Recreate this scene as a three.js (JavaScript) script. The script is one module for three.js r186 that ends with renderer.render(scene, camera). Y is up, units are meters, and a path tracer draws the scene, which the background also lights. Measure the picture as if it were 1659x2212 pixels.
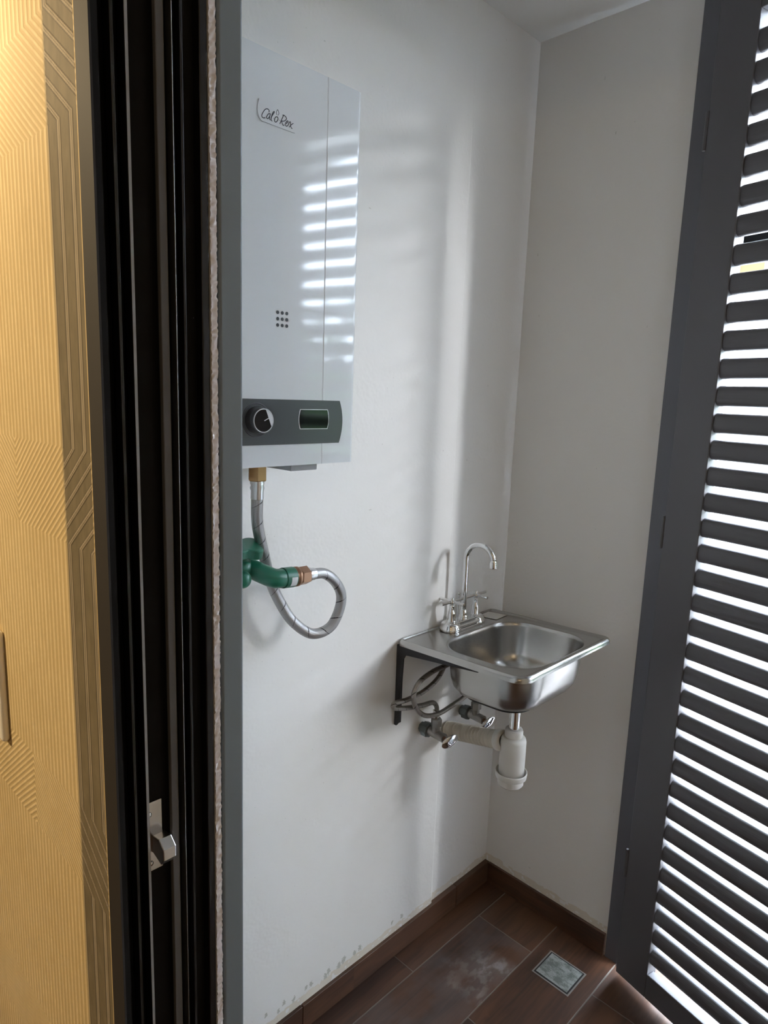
import * as THREE from 'three';
import { RoundedBoxGeometry } from 'three/addons/geometries/RoundedBoxGeometry.js';
import { mergeGeometries } from 'three/addons/utils/BufferGeometryUtils.js';

// ---------------------------------------------------------------- camera, light, exposure
const scene = new THREE.Scene();
const V = (x, y, z) => new THREE.Vector3(x, y, z);
const YAW = 0.776479253, PITCH = 0.172851949, ROLL = 0.0353581803, FOCAL = 1445.82;
const EYE = V(1.10602, 1.55395, 1.66511);
const camera = new THREE.PerspectiveCamera(2 * Math.atan(1106 / FOCAL) * 180 / Math.PI, 1659 / 2212, 0.02, 100);
{
  const f = V(-Math.sin(YAW) * Math.cos(PITCH), -Math.sin(PITCH), -Math.cos(YAW) * Math.cos(PITCH));
  const r = f.clone().cross(V(0, 1, 0)).normalize(), u = r.clone().cross(f);
  const up = r.clone().multiplyScalar(-Math.sin(ROLL)).add(u.multiplyScalar(Math.cos(ROLL)));
  camera.position.copy(EYE); camera.up.copy(up); camera.lookAt(EYE.clone().add(f));
}
const renderer = new THREE.WebGLRenderer({ antialias: true });
renderer.toneMapping = THREE.LinearToneMapping;
renderer.toneMappingExposure = 1.02;
renderer.shadowMap.enabled = true;

scene.background = new THREE.Color().setRGB(0.80, 0.93, 1.10);
scene.backgroundIntensity = 36;

// hazy low daylight that comes in from the patio side through the louvres
const sun = new THREE.DirectionalLight(new THREE.Color().setRGB(0.97, 0.98, 1.0), 5.5);
sun.position.set(6, 2.2, -3.7); sun.target.position.set(0, 0, 0);
sun.castShadow = true; sun.shadow.radius = 20; sun.shadow.mapSize.set(2048, 2048);
sun.shadow.camera.left = -4; sun.shadow.camera.right = 4; sun.shadow.camera.top = 4; sun.shadow.camera.bottom = -4; sun.shadow.camera.far = 20;
scene.add(sun, sun.target);

// ---------------------------------------------------------------- helpers
let seed = 12345;
const rnd = () => { seed = (seed * 1664525 + 1013904223) >>> 0; return seed / 4294967296; };
const used = {};
const numbered = (n) => { const k = used[n] = (used[n] ?? -1) + 1; return k ? `${n}_${String(k).padStart(3, '0')}` : n; };
const lin = (r, g, b) => new THREE.Color().setRGB(r, g, b);
const mat = (c, rough = 0.6, metal = 0, extra = {}) => new THREE.MeshPhysicalMaterial({ color: Array.isArray(c) ? lin(...c) : c, roughness: rough, metalness: metal, side: THREE.DoubleSide, ...extra });
function mesh(name, geo, m, parent) {
  const o = new THREE.Mesh(geo, m); o.castShadow = o.receiveShadow = true;
  o.name = parent ? name : numbered(name); (parent || scene).add(o); return o;
}
function tag(o, label, category, group) { Object.assign(o.userData, { label, category }); if (group) o.userData.group = group; return o; }
function thing(name, label, category, pos = [0, 0, 0], turn = 0, group) {
  const g = new THREE.Group(); g.name = numbered(name); g.position.set(...pos); g.rotation.y = turn; scene.add(g); return tag(g, label, category, group);
}
function structure(o, label, category) { o.userData.kind = 'structure'; return tag(o, label, category); }
const box = (x0, x1, y0, y1, z0, z1, r = 0) => {
  const w = x1 - x0, h = y1 - y0, d = z1 - z0;
  const g = r > 0 ? new RoundedBoxGeometry(w, h, d, 2, r) : new THREE.BoxGeometry(w, h, d);
  return g.translate((x0 + x1) / 2, (y0 + y1) / 2, (z0 + z1) / 2);
};
// uv in metres by facing
function metreUV(g, s = 1) {
  const p = g.attributes.position, n = g.attributes.normal, uv = g.attributes.uv;
  for (let i = 0; i < p.count; i++) {
    const ax = Math.abs(n.getX(i)), ay = Math.abs(n.getY(i)), az = Math.abs(n.getZ(i));
    if (ax >= ay && ax >= az) uv.setXY(i, p.getZ(i) / s, p.getY(i) / s);
    else if (az >= ay) uv.setXY(i, p.getX(i) / s, p.getY(i) / s);
    else uv.setXY(i, p.getX(i) / s, p.getZ(i) / s);
  }
  return g;
}
const tube = (pts, r, seg = 60, rs = 12, closed = false, tension = 0.5) => new THREE.TubeGeometry(new THREE.CatmullRomCurve3(pts.map((q) => V(...q)), closed, 'centripetal', tension), seg, r, rs, closed);
const lathe = (prof, n = 36) => new THREE.LatheGeometry(prof.map(([r, y]) => new THREE.Vector2(Math.max(r, 1e-5), y)), n);
// bring a geometry built along +y onto the segment a -> b (origin at a)
function along(g, a, b) {
  const d = V(...b).sub(V(...a)).normalize();
  g.applyQuaternion(new THREE.Quaternion().setFromUnitVectors(V(0, 1, 0), d)); return g.translate(...a);
}
const rod = (a, b, r, r2 = r, n = 20) => { const L = V(...a).distanceTo(V(...b)); return along(new THREE.CylinderGeometry(r2, r, L, n).translate(0, L / 2, 0), a, b); };
const hexNut = (a, b, r) => { const L = V(...a).distanceTo(V(...b)), c = r * 0.1; return along(lathe([[0, 0], [r - c, 0], [r, c], [r, L - c], [r - c, L], [0, L]], 6).toNonIndexed(), a, b); };
const flat = (g) => { const n = g.index ? g.toNonIndexed() : g; n.computeVertexNormals(); return n; };

// value noise
const hash = (i, j, k) => { let h = (i * 374761393 + j * 668265263 + k * 2147483647) | 0; h = (h ^ (h >>> 13)) * 1274126177 | 0; return ((h ^ (h >>> 16)) >>> 0) / 4294967296; };
const vn = (x, y, k = 0) => { const i = Math.floor(x), j = Math.floor(y), a = x - i, b = y - j, u = a * a * (3 - 2 * a), v = b * b * (3 - 2 * b); return (hash(i, j, k) * (1 - u) + hash(i + 1, j, k) * u) * (1 - v) + (hash(i, j + 1, k) * (1 - u) + hash(i + 1, j + 1, k) * u) * v; };
const fbm = (x, y, k = 0, o = 4) => { let s = 0, a = 0.5, f = 1; for (let i = 0; i < o; i++) { s += a * vn(x * f, y * f, k + i * 7); a /= 2; f *= 2.03; } return s; };
const srgb = (v) => { v = Math.min(1, Math.max(0, v)); return 255 * (v <= 0.0031308 ? 12.92 * v : 1.055 * Math.pow(v, 1 / 2.4) - 0.055); };
function tex(w, h, fn, colour = true) {        // fn(u, v) -> linear rgb (or grey height)
  const d = new Uint8Array(w * h * 4);
  for (let j = 0; j < h; j++) for (let i = 0; i < w; i++) {
    const c = fn((i + 0.5) / w, (j + 0.5) / h), k = (j * w + i) * 4;
    if (colour) { d[k] = srgb(c[0]); d[k + 1] = srgb(c[1]); d[k + 2] = srgb(c[2]); } else d[k] = d[k + 1] = d[k + 2] = 255 * Math.min(1, Math.max(0, c));
    d[k + 3] = 255;
  }
  const t = new THREE.DataTexture(d, w, h); t.magFilter = THREE.LinearFilter; t.minFilter = THREE.LinearMipmapLinearFilter; t.generateMipmaps = true;
  t.wrapS = t.wrapT = THREE.RepeatWrapping; if (colour) t.colorSpace = THREE.SRGBColorSpace; t.needsUpdate = true; return t;
}
const mix = (a, b, t) => a.map((v, i) => v + (b[i] - v) * t);
const sstep = (a, b, x) => { const t = Math.min(1, Math.max(0, (x - a) / (b - a))); return t * t * (3 - 2 * t); };

// ---------------------------------------------------------------- materials
const H = 2.49;
const plasterBump = tex(512, 512, (u, v) => 0.5 + 0.5 * (fbm(u * 60, v * 60, 3) - 0.5) + 0.35 * (vn(u * 200, v * 200, 9) - 0.5), false);
const M = {
  paint: mat([0.84, 0.835, 0.82], 0.75, 0, { bumpMap: plasterBump, bumpScale: 0.0006 }),
  ceiling: mat([0.80, 0.80, 0.78], 0.85),
  patio: mat([0.82, 0.82, 0.80], 0.8),
  bedroom: mat([0.30, 0.27, 0.23], 0.8),
  plaster: mat([0.82, 0.81, 0.85], 0.95),
  black: mat([0.008, 0.007, 0.008], 0.32, 0.2),
  blackMatte: mat([0.012, 0.011, 0.012], 0.6),
  louvre: mat([0.095, 0.091, 0.097], 0.42, 0.1),
  seal: mat([0.004, 0.004, 0.004], 1, 0, { specularIntensity: 0 }),
  frameBrown: mat([0.022, 0.019, 0.017], 0.75, 0),
  greyMetal: mat([0.17, 0.20, 0.22], 0.5, 0),
  deepBlack: mat([0.006, 0.0055, 0.006], 0.7, 0, { specularIntensity: 0.35 }),
  beadMetal: mat([0.35, 0.36, 0.38], 0.45, 1),
  pile: mat([0.11, 0.105, 0.10], 0.9),
  alu: mat([0.75, 0.76, 0.78], 0.28, 1),
  enamel: mat([0.76, 0.785, 0.81], 0.07),
  panel: mat([0.085, 0.092, 0.095], 0.16),
  screen: mat([0.006, 0.006, 0.008], 0.08),
  printWhite: mat([0.75, 0.76, 0.78], 0.5),
  knob: mat([0.06, 0.06, 0.065], 0.3, 0.3),
  hole: mat([0.015, 0.02, 0.025], 0.6),
  brass: mat([0.42, 0.27, 0.13], 0.38, 0.9),
  bronze: mat([0.34, 0.20, 0.13], 0.4, 0.8),
  green: mat([0.012, 0.125, 0.075], 0.34),
  sticker: mat([0.72, 0.74, 0.76], 0.5),
  chrome: mat([0.86, 0.87, 0.88], 0.06, 1),
  chromeDull: mat([0.55, 0.53, 0.51], 0.22, 1),
  steel: mat([0.44, 0.43, 0.41], 0.27, 1),
  pvc: mat([0.72, 0.70, 0.66], 0.4),
  pvcOld: mat([0.60, 0.55, 0.46], 0.5),
  valve: mat([0.30, 0.28, 0.26], 0.35, 0.9),
  valveGrey: mat([0.10, 0.115, 0.11], 0.55, 0.2),
  grout: mat([0.17, 0.145, 0.12], 0.95),
  cream: mat([0.84, 0.80, 0.72], 0.45),
  drainDark: mat([0.012, 0.011, 0.01], 0.8),
};

// braided hose: fine diagonal weave with black tracer dashes
function braid(len, r, light, dark, tracer) {
  const map = tex(128, 1024, (u, v) => {
    const L = v * len, c = u * 2 * Math.PI * r;
    const a = Math.sin((L + c) * 2 * Math.PI / 0.0034), b = Math.sin((L - c) * 2 * Math.PI / 0.0034);
    let col = mix(dark, light, 0.55 + 0.45 * a * b);
    if (tracer) { const s = ((L / 0.042 + u) % 1 + 1) % 1; if (s < 0.055 && Math.sin(L * 2 * Math.PI / 0.006 + u * 40) > -0.3) col = [0.02, 0.02, 0.02]; }
    return col;
  });
  const bump = tex(128, 1024, (u, v) => { const L = v * len, c = u * 2 * Math.PI * r; return 0.5 + 0.5 * Math.sin((L + c) * 2 * Math.PI / 0.0034) * Math.sin((L - c) * 2 * Math.PI / 0.0034); }, false);
  map.rotation = bump.rotation = 0;
  return mat([1, 1, 1], 0.34, 0.85, { map, bumpMap: bump, bumpScale: 0.0005 });
}
// TubeGeometry uv: u along the tube, v around it; swap so that the weave runs along the hose
const swapUV = (g) => { const uv = g.attributes.uv; for (let i = 0; i < uv.count; i++) uv.setXY(i, uv.getY(i), uv.getX(i)); return g; };

// wood-look floor planks
function woodTex(k, smudge) {
  return tex(256, 512, (u, v) => {
    const x = u * 0.187, z = v * 0.6;
    const w = fbm(x * 26 + 3 * fbm(z * 4, x * 8, k + 40), z * 2.6, k);
    const g = fbm(x * 210 + 8 * w, z * 9, k + 11, 3);
    let c = mix([0.034, 0.016, 0.010], [0.115, 0.052, 0.027], sstep(0.22, 0.75, w * 0.75 + g * 0.35));
    c = mix(c, [0.07, 0.03, 0.016], 0.3 * vn(x * 30, z * 6, k + 5));
    if (smudge) {
      const f = (cx, cz, r, t) => { const d = Math.hypot((x - cx) / 1, (z - cz) / 1) / r; return t * Math.max(0, 1 - d) * (0.35 + 0.65 * sstep(0.40, 0.66, fbm(x * 70, z * 45, 71))); };
      const s = f(0.125, 0.14, 0.075, 0.9) + f(0.165, 0.10, 0.04, 0.7) + f(0.10, 0.25, 0.05, 0.45) + f(0.165, 0.22, 0.05, 0.6) + f(0.06, 0.20, 0.05, 0.35);
      c = mix(c, [0.36, 0.34, 0.33], Math.min(0.75, s * 0.8));
      c = mix(c, [0.10, 0.09, 0.088], 0.35 * sstep(0.35, 0.65, fbm(x * 14, z * 14, 88)));
    }
    return c;
  });
}
const woodMats = [1, 2, 3, 4].map((k) => mat([1, 1, 1], 0.34, 0, { map: woodTex(k * 17) }));
const woodSmudge = mat([1, 1, 1], 0.42, 0, { map: woodTex(93, true) });

// painted wall with the dusty, flecked strip over the skirting tiles
function wallTex(wm, k, flecks) {
  return tex(1024, 2048, (u, v) => {
    const a = u * wm, y = v * H; let c = [0.84, 0.835, 0.82];
    // dusty mortar smear with a ragged outline just over the tiles, and single dirt flecks (left wall)
    if (y < 0.086 + 0.014 * fbm(a * 34, 1, k + 3) && vn(a * 90, y * 140, k + 5) > 0.22) c = [0.74, 0.69, 0.61];
    for (const [fz, fy, fr] of flecks) if (Math.hypot(a - fz, (y - fy) * 0.7) < fr * (0.45 + 1.1 * vn(a * 420, y * 420, k + 9))) c = [0.54, 0.54, 0.50];
    const sp = vn(a * 170, y * 170, k + 21); if (sp > 0.992) c = mix(c, [0.25, 0.22, 0.19], 0.5);
    return c;
  });
}

// ---------------------------------------------------------------- room shell
function wallBox(name, x0, x1, y0, y1, z0, z1, m, label, s = 1) { return structure(mesh(name, metreUV(box(x0, x1, y0, y1, z0, z1), s), m), label, 'wall'); }
{
  // main plaster face with a rounded edge; the strip next to the corner lies a little deeper
  const pl = new THREE.Shape(); pl.moveTo(-0.12, 1.30); pl.lineTo(0, 1.30); pl.lineTo(0, 0.283); pl.quadraticCurveTo(0, 0.275, -0.009, 0.2745); pl.lineTo(-0.12, 0.2745); pl.closePath();
  const g = new THREE.ExtrudeGeometry(pl, { depth: H, bevelEnabled: false, curveSegments: 10 }); g.applyMatrix4(new THREE.Matrix4().set(1, 0, 0, 0, 0, 0, 1, 0, 0, 1, 0, 0, 0, 0, 0, 1));
  { const ix = g.index; if (ix) throw 0; for (const k of ['position', 'normal', 'uv']) { const a = g.attributes[k], n = a.itemSize; for (let i = 0; i + 2 < a.count; i += 3) for (let c = 0; c < n; c++) { const t = a.array[(i + 1) * n + c]; a.array[(i + 1) * n + c] = a.array[(i + 2) * n + c]; a.array[(i + 2) * n + c] = t; } } }
  const gs = box(-0.12, -0.0075, 0, H, -0.01, 0.2745).toNonIndexed(); const gm = mergeGeometries([g, gs]);
  const p = gm.attributes.position, uv = gm.attributes.uv;
  for (let i = 0; i < p.count; i++) uv.setXY(i, p.getZ(i) / 1.3, p.getY(i) / H);
  const b = plasterBump.clone(); b.repeat.set(1.3, 2.49); b.needsUpdate = true;
  structure(mesh('wall_left', gm, mat([1, 1, 1], 0.75, 0, { map: wallTex(1.3, 5, [[0.41, 0.104, 0.005], [0.449, 0.106, 0.004], [0.572, 0.104, 0.006], [0.592, 0.1, 0.005], [0.63, 0.104, 0.007], [0.647, 0.099, 0.006], [0.681, 0.105, 0.006], [0.691, 0.097, 0.006], [0.738, 0.106, 0.005], [0.754, 0.106, 0.004], [0.792, 0.101, 0.005], [0.822, 0.11, 0.005], [0.838, 0.1, 0.004], [0.874, 0.113, 0.004]]), bumpMap: b, bumpScale: 0.0006 })), 'white painted wall carrying the water heater and the sink', 'wall');
  const g2 = box(-0.12, 0.418, 0, H, -0.14, 0); const p2 = g2.attributes.position, uv2 = g2.attributes.uv;
  for (let i = 0; i < p2.count; i++) uv2.setXY(i, p2.getX(i) / 0.5 + 0.2, p2.getY(i) / H);
  const b2 = plasterBump.clone(); b2.repeat.set(0.5, 2.49); b2.needsUpdate = true;
  structure(mesh('wall_back', g2, mat([1, 1, 1], 0.75, 0, { map: wallTex(0.5, 35, []), bumpMap: b2, bumpScale: 0.0006 })), 'plain white wall between the corner and the louvred door', 'wall');
}
wallBox('wall_right', 1.50, 1.62, 0, H, 0.28, 1.30, M.paint, 'white side wall opposite the water heater');
structure(mesh('ceiling', box(-0.12, 1.62, H, H + 0.1, -0.14, 1.30), M.ceiling), 'flat white ceiling over the wash nook', 'ceiling');

// floor: mortar bed with separate wood-look tiles
const floor = new THREE.Group(); floor.name = 'floor'; scene.add(floor); structure(floor, 'dark brown wood-look plank tile floor', 'floor');
mesh('mortar_bed', box(-0.12, 1.62, -0.05, -0.0008, -0.14, 1.46), M.grout, floor);
{
  const edges = [0.003]; for (let c = 0; c < 9; c++) edges.push(0.0805 + c * 0.1866);
  for (let c = 0; c < 9; c++) {
    const x0 = edges[c], x1 = Math.min(edges[c + 1], 1.62); if (x0 > 1.6) break;
    const first = c % 2 ? 0.146 : 0.442; const cuts = [-0.13, first, first + 0.6, 1.455].filter((v, i) => i === 0 || v <= 1.456);
    for (let i = 0; i + 1 < cuts.length; i++) {
      const z0 = cuts[i], z1 = cuts[i + 1]; if (z1 - z0 < 0.02) continue;
      const g = box(x0 + 0.0014, x1 - 0.0014, -0.012, 0, z0 + 0.0014, z1 - 0.0014, 0.0008), p = g.attributes.position, uv = g.attributes.uv;
      const du = c === 0 ? 0.1061 : 0, off = z1 - z0 < 0.59 && i === 0 ? 0.6 - (z1 - z0) : 0;
      for (let k = 0; k < p.count; k++) uv.setXY(k, (p.getX(k) - x0 + du) / 0.1866, (p.getZ(k) - z0 + off) / 0.6);
      mesh('tile', g, c === 1 && i === 1 ? woodSmudge : woodMats[(c * 3 + i * 2) % 4], floor);
    }
  }
}
// skirting tiles
function skirting(name, label, make, spans) {
  const g = new THREE.Group(); g.name = name; scene.add(g); structure(g, label, 'baseboard');
  spans.forEach(([a, b], i) => {
    const q = make(a + 0.001, b - 0.001), p = q.attributes.position, uv = q.attributes.uv, alongX = name === 'baseboard_back';
    for (let k = 0; k < p.count; k++) uv.setXY(k, p.getY(k) / 0.187 + i * 0.3, (alongX ? p.getX(k) : p.getZ(k)) / 0.6);
    mesh('skirting_tile', q, woodMats[(i + 2) % 4], g);
  });
}
skirting('baseboard_left', 'brown tile skirting along the heater wall', (a, b) => box(-0.0075, 0.009, 0.0005, 0.07, a, b, 0.0012), [[0.0, 0.17], [0.17, 0.77], [0.77, 1.30]]);
skirting('baseboard_back', 'brown tile skirting along the short wall beside the louvred door', (a, b) => box(a, b, 0.0005, 0.07, 0, 0.009, 0.0012), [[0.009, 0.416]]);

// ---------------------------------------------------------------- louvred door towards the patio
const TILT = 14.25 * Math.PI / 180, DOOR = [0.465, 0, 0.047];
const doorLocal = (name) => { const g = new THREE.Group(); g.name = name; g.position.set(...DOOR); g.rotation.y = -TILT; scene.add(g); return g; };
{
  const d = doorLocal('door_1'); structure(d, 'dark grey louvred door with horizontal slats letting daylight in', 'door');
  const W = 0.81, T = 0.037, G = 0.018;
  mesh('stile', box(0.006, 0.10, G, 2.44, -T, 0, 0.0025), M.louvre, d);
  mesh('stile', box(W - 0.10, W, G, 2.44, -T, 0, 0.0025), M.louvre, d);
  mesh('rail', box(0.10, W - 0.10, G, 0.088, -0.026, 0, 0.0025), M.louvre, d);
  mesh('rail', box(0.10, W - 0.10, 2.355, 2.44, -T, 0, 0.0025), M.louvre, d);
  const s = new THREE.Shape(); const n = 28, A = 0.0225, B = 0.0142;
  for (let i = 0; i < n; i++) { const a = i / n * 2 * Math.PI, c = Math.cos(a), q = Math.sin(a), e = 0.8; const x = B * Math.sign(c) * Math.abs(c) ** e, y = A * Math.sign(q) * Math.abs(q) ** e; i ? s.lineTo(x, y) : s.moveTo(x, y); }
  s.closePath();
  const sg = new THREE.ExtrudeGeometry(s, { depth: W - 0.2 + 0.002, bevelEnabled: false }).rotateY(Math.PI / 2).translate(0.099, 0, -T / 2);
  for (let k = -24; k <= 12; k++) { const o = mesh('slat', sg, M.louvre, d); o.position.y = 1.6003 + 0.0601 * k - A; }
  for (const y of [0.35, 1.25, 2.15]) mesh('hinge', rod([0.004, y - 0.04, 0.0], [0.004, y + 0.04, 0.0], 0.004), M.louvre, d);
  const h = mesh('handle', mergeGeometries([rod([W - 0.05, 1.0, 0], [W - 0.05, 1.0, 0.045], 0.008), rod([W - 0.05, 1.0, 0.042], [W - 0.17, 1.0, 0.042], 0.009)]), M.alu, d); h.userData.label = 'plain metal lever handle';
}
{
  const t = new THREE.Group(); t.name = 'trim_1'; scene.add(t); structure(t, 'dark grey metal frame around the louvred door', 'door frame');
  mesh('jamb', box(0.4182, 0.4600, 0.0, H, -0.14, 0.004, 0.001), M.louvre, t);
  mesh('brush_seal', box(0.4600, 0.4612, 0.0, H, -0.14, 0.0036), M.seal, t);
  const g = new THREE.Group(); g.name = 'jamb_side'; g.position.set(...DOOR); g.rotation.y = -TILT; t.add(g);
  mesh('jamb', box(0.814, 0.85, 0, H, -0.14, 0.004, 0.002), M.louvre, g);
  mesh('head', box(-0.005, 0.814, 2.445, H, -0.14, 0.004, 0.002), M.louvre, g);
}
{
  const w = new THREE.Group(); w.name = 'wall_patio_side'; w.position.set(...DOOR); w.rotation.y = -TILT; scene.add(w); structure(w, 'white wall on the handle side of the louvred door', 'wall');
  mesh('wall_panel', box(0.85, 1.13, 0, H, -0.12, 0.0), M.paint, w);
}

// ---------------------------------------------------------------- patio outside
structure(mesh('wall_patio', box(0.30, 0.46, -0.1, 3.0, -7.0, -0.14), M.patio), 'bright white patio wall seen through the louvres', 'wall');
{
  const f = new THREE.Group(); f.name = 'floor_patio'; scene.add(f); structure(f, 'pale pinkish patio tile floor outside the louvred door', 'floor');
  mesh('mortar_bed', box(0.30, 7, -0.12, -0.012, -7, -0.14), mat([0.42, 0.40, 0.39], 0.95), f);
  const pm = [[0.66, 0.60, 0.57], [0.70, 0.64, 0.61], [0.62, 0.57, 0.55]].map((c) => mat(c, 0.5));
  for (let i = 0; i < 6; i++) for (let j = 0; j < 9; j++) mesh('tile', box(0.462 + i * 0.33, 0.788 + i * 0.33, -0.02, -0.002, -0.475 - j * 0.33, -0.149 - j * 0.33, 0.001), pm[(i * 5 + j * 7) % 3], f);
}
structure(mesh('wall_patio_far', box(5.0, 5.2, -0.1, 4.0, -2.15, 1.5), M.patio), 'white wall closing the patio on the far side', 'wall');
structure(mesh('ceiling_eave', box(-0.12, 5.0, 2.72, 2.84, -0.80, 0.30), M.patio), 'white roof overhang above the patio door', 'eave');
{
  const b = thing('wall_beam', 'wooden beam with a dark metal cap fixed to the white patio wall', 'beam', [0.46, 1.895, -0.295]);
  mesh('beam', box(0, 0.06, 0, 0.062, -1.6, 0, 0.002), mat([0.36, 0.21, 0.10], 0.6), b);
  mesh('cap', box(0, 0.075, 0.063, 0.15, -1.6, 0.002, 0.002), M.seal, b);
}
{
  const t = thing('hedge', 'tall leafy green hedge beyond the patio, mirrored in the heater', 'hedge', [4.6, 0, -5.2], -0.7);
  const N = 2600, leaf = new THREE.InstancedMesh(new THREE.CircleGeometry(0.085, 6), mat([0.045, 0.10, 0.03], 0.6), N); leaf.name = 'foliage'; leaf.userData.kind = 'stuff';
  const m4 = new THREE.Matrix4(), q = new THREE.Quaternion();
  for (let i = 0; i < N; i++) {
    const x = (rnd() - 0.5) * 9, y = 0.15 + (2.42 + 0.5 * (fbm(x * 1.2 + 9, 2, 4) - 0.5)) * Math.pow(rnd(), 0.75), z = (rnd() - 0.5) * 0.8;
    q.setFromEuler(new THREE.Euler(rnd() * 6, rnd() * 6, rnd() * 6)); m4.compose(V(x, y, z), q, V(1, 1, 1).multiplyScalar(0.7 + rnd() * 0.8)); leaf.setMatrixAt(i, m4);
  }
  leaf.castShadow = leaf.receiveShadow = true; t.add(leaf);
  mesh('core', box(-4.5, 4.5, 0, 1.9, -0.25, 0.25), mat([0.045, 0.10, 0.03], 0.9), t);
}
structure(mesh('ground_outside', box(-12, 14, -0.3, -0.12, -16, -0.14), mat([0.35, 0.33, 0.30], 0.9)), 'bare ground outside around the patio', 'ground');

// ---------------------------------------------------------------- wallpapered bedroom wall and sliding-door jamb
const ZW = 1.443, XJ = 0.549;
{
  // hexagonal wave: lines run straight, jog sideways, run straight again
  const period = 0.70, jogs = (y) => { const t = (((1.455 - y) / period) % 1 + 1) % 1; return t < 0.0625 ? 0.5 - t / 0.125 : t < 0.4375 ? 0 : t < 0.5625 ? (t - 0.4375) / 0.125 : t < 0.9375 ? 1 : 1 - (t - 0.9375) / 0.125; };
  const X0 = 0.02, WX = XJ - X0, Y0 = 0.70, WY = 1.40;
  const col = (x, y) => {
    const inBand = x > 0.486 && x < 0.5465, J = jogs(y), u = Math.abs(x - 0.355) - 0.12 * J;
    const n = fbm(x * 160, y * 60, 4, 3), blot = fbm(x * 9, y * 9, 14, 3);
    if (inBand) {
      let c = mix([0.140, 0.112, 0.066], [0.225, 0.185, 0.115], n);
      const t = ((u - 0.149) / 0.0255 % 1 + 1) % 1, d = Math.abs(t - 0.5) * 0.0255;
      if (d < 0.0034) c = mix(c, [0.44, 0.37, 0.27], 0.8 * (0.6 + 0.4 * n)); if (Math.abs(d - 0.0040) < 0.0008 || d < 0.0005) c = mix(c, [0.06, 0.045, 0.025], 0.8);
      return c;
    }
    const t = (u / 0.0100 % 1 + 1) % 1, r = sstep(0.32, 0.12, Math.abs(t - 0.5));
    let c = mix([0.49, 0.355, 0.155], [0.86, 0.70, 0.42], 0.12 + 0.25 * blot + 0.5 * r * (0.45 + n));
    if (x > 0.481 && x <= 0.486) c = mix(c, [0.34, 0.28, 0.18], 0.8 * sstep(0.481, 0.486, x));
    return c;
  };
  const hgt = (x, y) => {
    const inBand = x > 0.486 && x < 0.5465, J = jogs(y), u = Math.abs(x - 0.355) - 0.12 * J, p = inBand ? 0.0255 : 0.0100;
    const t = ((inBand ? u - 0.149 : u) / p % 1 + 1) % 1; return (inBand ? sstep(0.16, 0.10, Math.abs(t - 0.5)) : sstep(0.34, 0.1, Math.abs(t - 0.5))) * (0.7 + 0.3 * vn(x * 400, y * 300, 2));
  };
  const map = tex(768, 2048, (u, v) => col(X0 + u * WX, Y0 + v * WY)), bump = tex(768, 2048, (u, v) => hgt(X0 + u * WX, Y0 + v * WY), false);
  const g = box(-2.5, XJ, 0, H, 1.30, ZW), p = g.attributes.position, uv = g.attributes.uv;
  for (let i = 0; i < p.count; i++) uv.setXY(i, (p.getX(i) - X0) / WX, (p.getY(i) - Y0) / WY);
  map.wrapS = bump.wrapS = THREE.MirroredRepeatWrapping;
  const wp = mat([1, 1, 1], 0.8, 0, { map, bumpMap: bump, bumpScale: 0.0005 });
  // six box faces: +x, -x, +y, -y, +z, -z ; only the bedroom side is papered
  const o = new THREE.Mesh(g, [M.plaster, M.paint, M.paint, M.paint, wp, M.paint]); o.name = 'wall_front'; o.castShadow = o.receiveShadow = true; scene.add(o);
  structure(o, 'golden ribbed wallpaper wall with a taupe patterned stripe', 'wall');
}
wallBox('wall_front_right', 1.52, 3.2, 0, H, 1.30, ZW, M.bedroom, 'bedroom wall on the far side of the sliding door opening');
wallBox('wall_lintel', XJ, 1.52, 2.32, H, 1.30, ZW, M.bedroom, 'wall over the sliding door opening');
wallBox('wall_bedroom_left', -2.62, -2.5, 0, H, 1.30, 4.3, M.bedroom, 'bedroom side wall far left');
wallBox('wall_bedroom_right', 3.2, 3.32, 0, H, 1.30, 4.3, M.bedroom, 'bedroom side wall far right');
wallBox('wall_bedroom_back', -2.62, 3.32, 0, H, 4.3, 4.42, M.bedroom, 'bedroom wall behind the viewer');
structure(mesh('ceiling_bedroom', box(-2.62, 3.32, H, H + 0.1, 1.30, 4.42), M.bedroom), 'bedroom ceiling', 'ceiling');
structure(mesh('floor_bedroom', box(-2.62, 3.32, -0.05, 0, 1.457, 4.42), mat([0.09, 0.045, 0.025], 0.5)), 'brown bedroom floor', 'floor');
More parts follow.
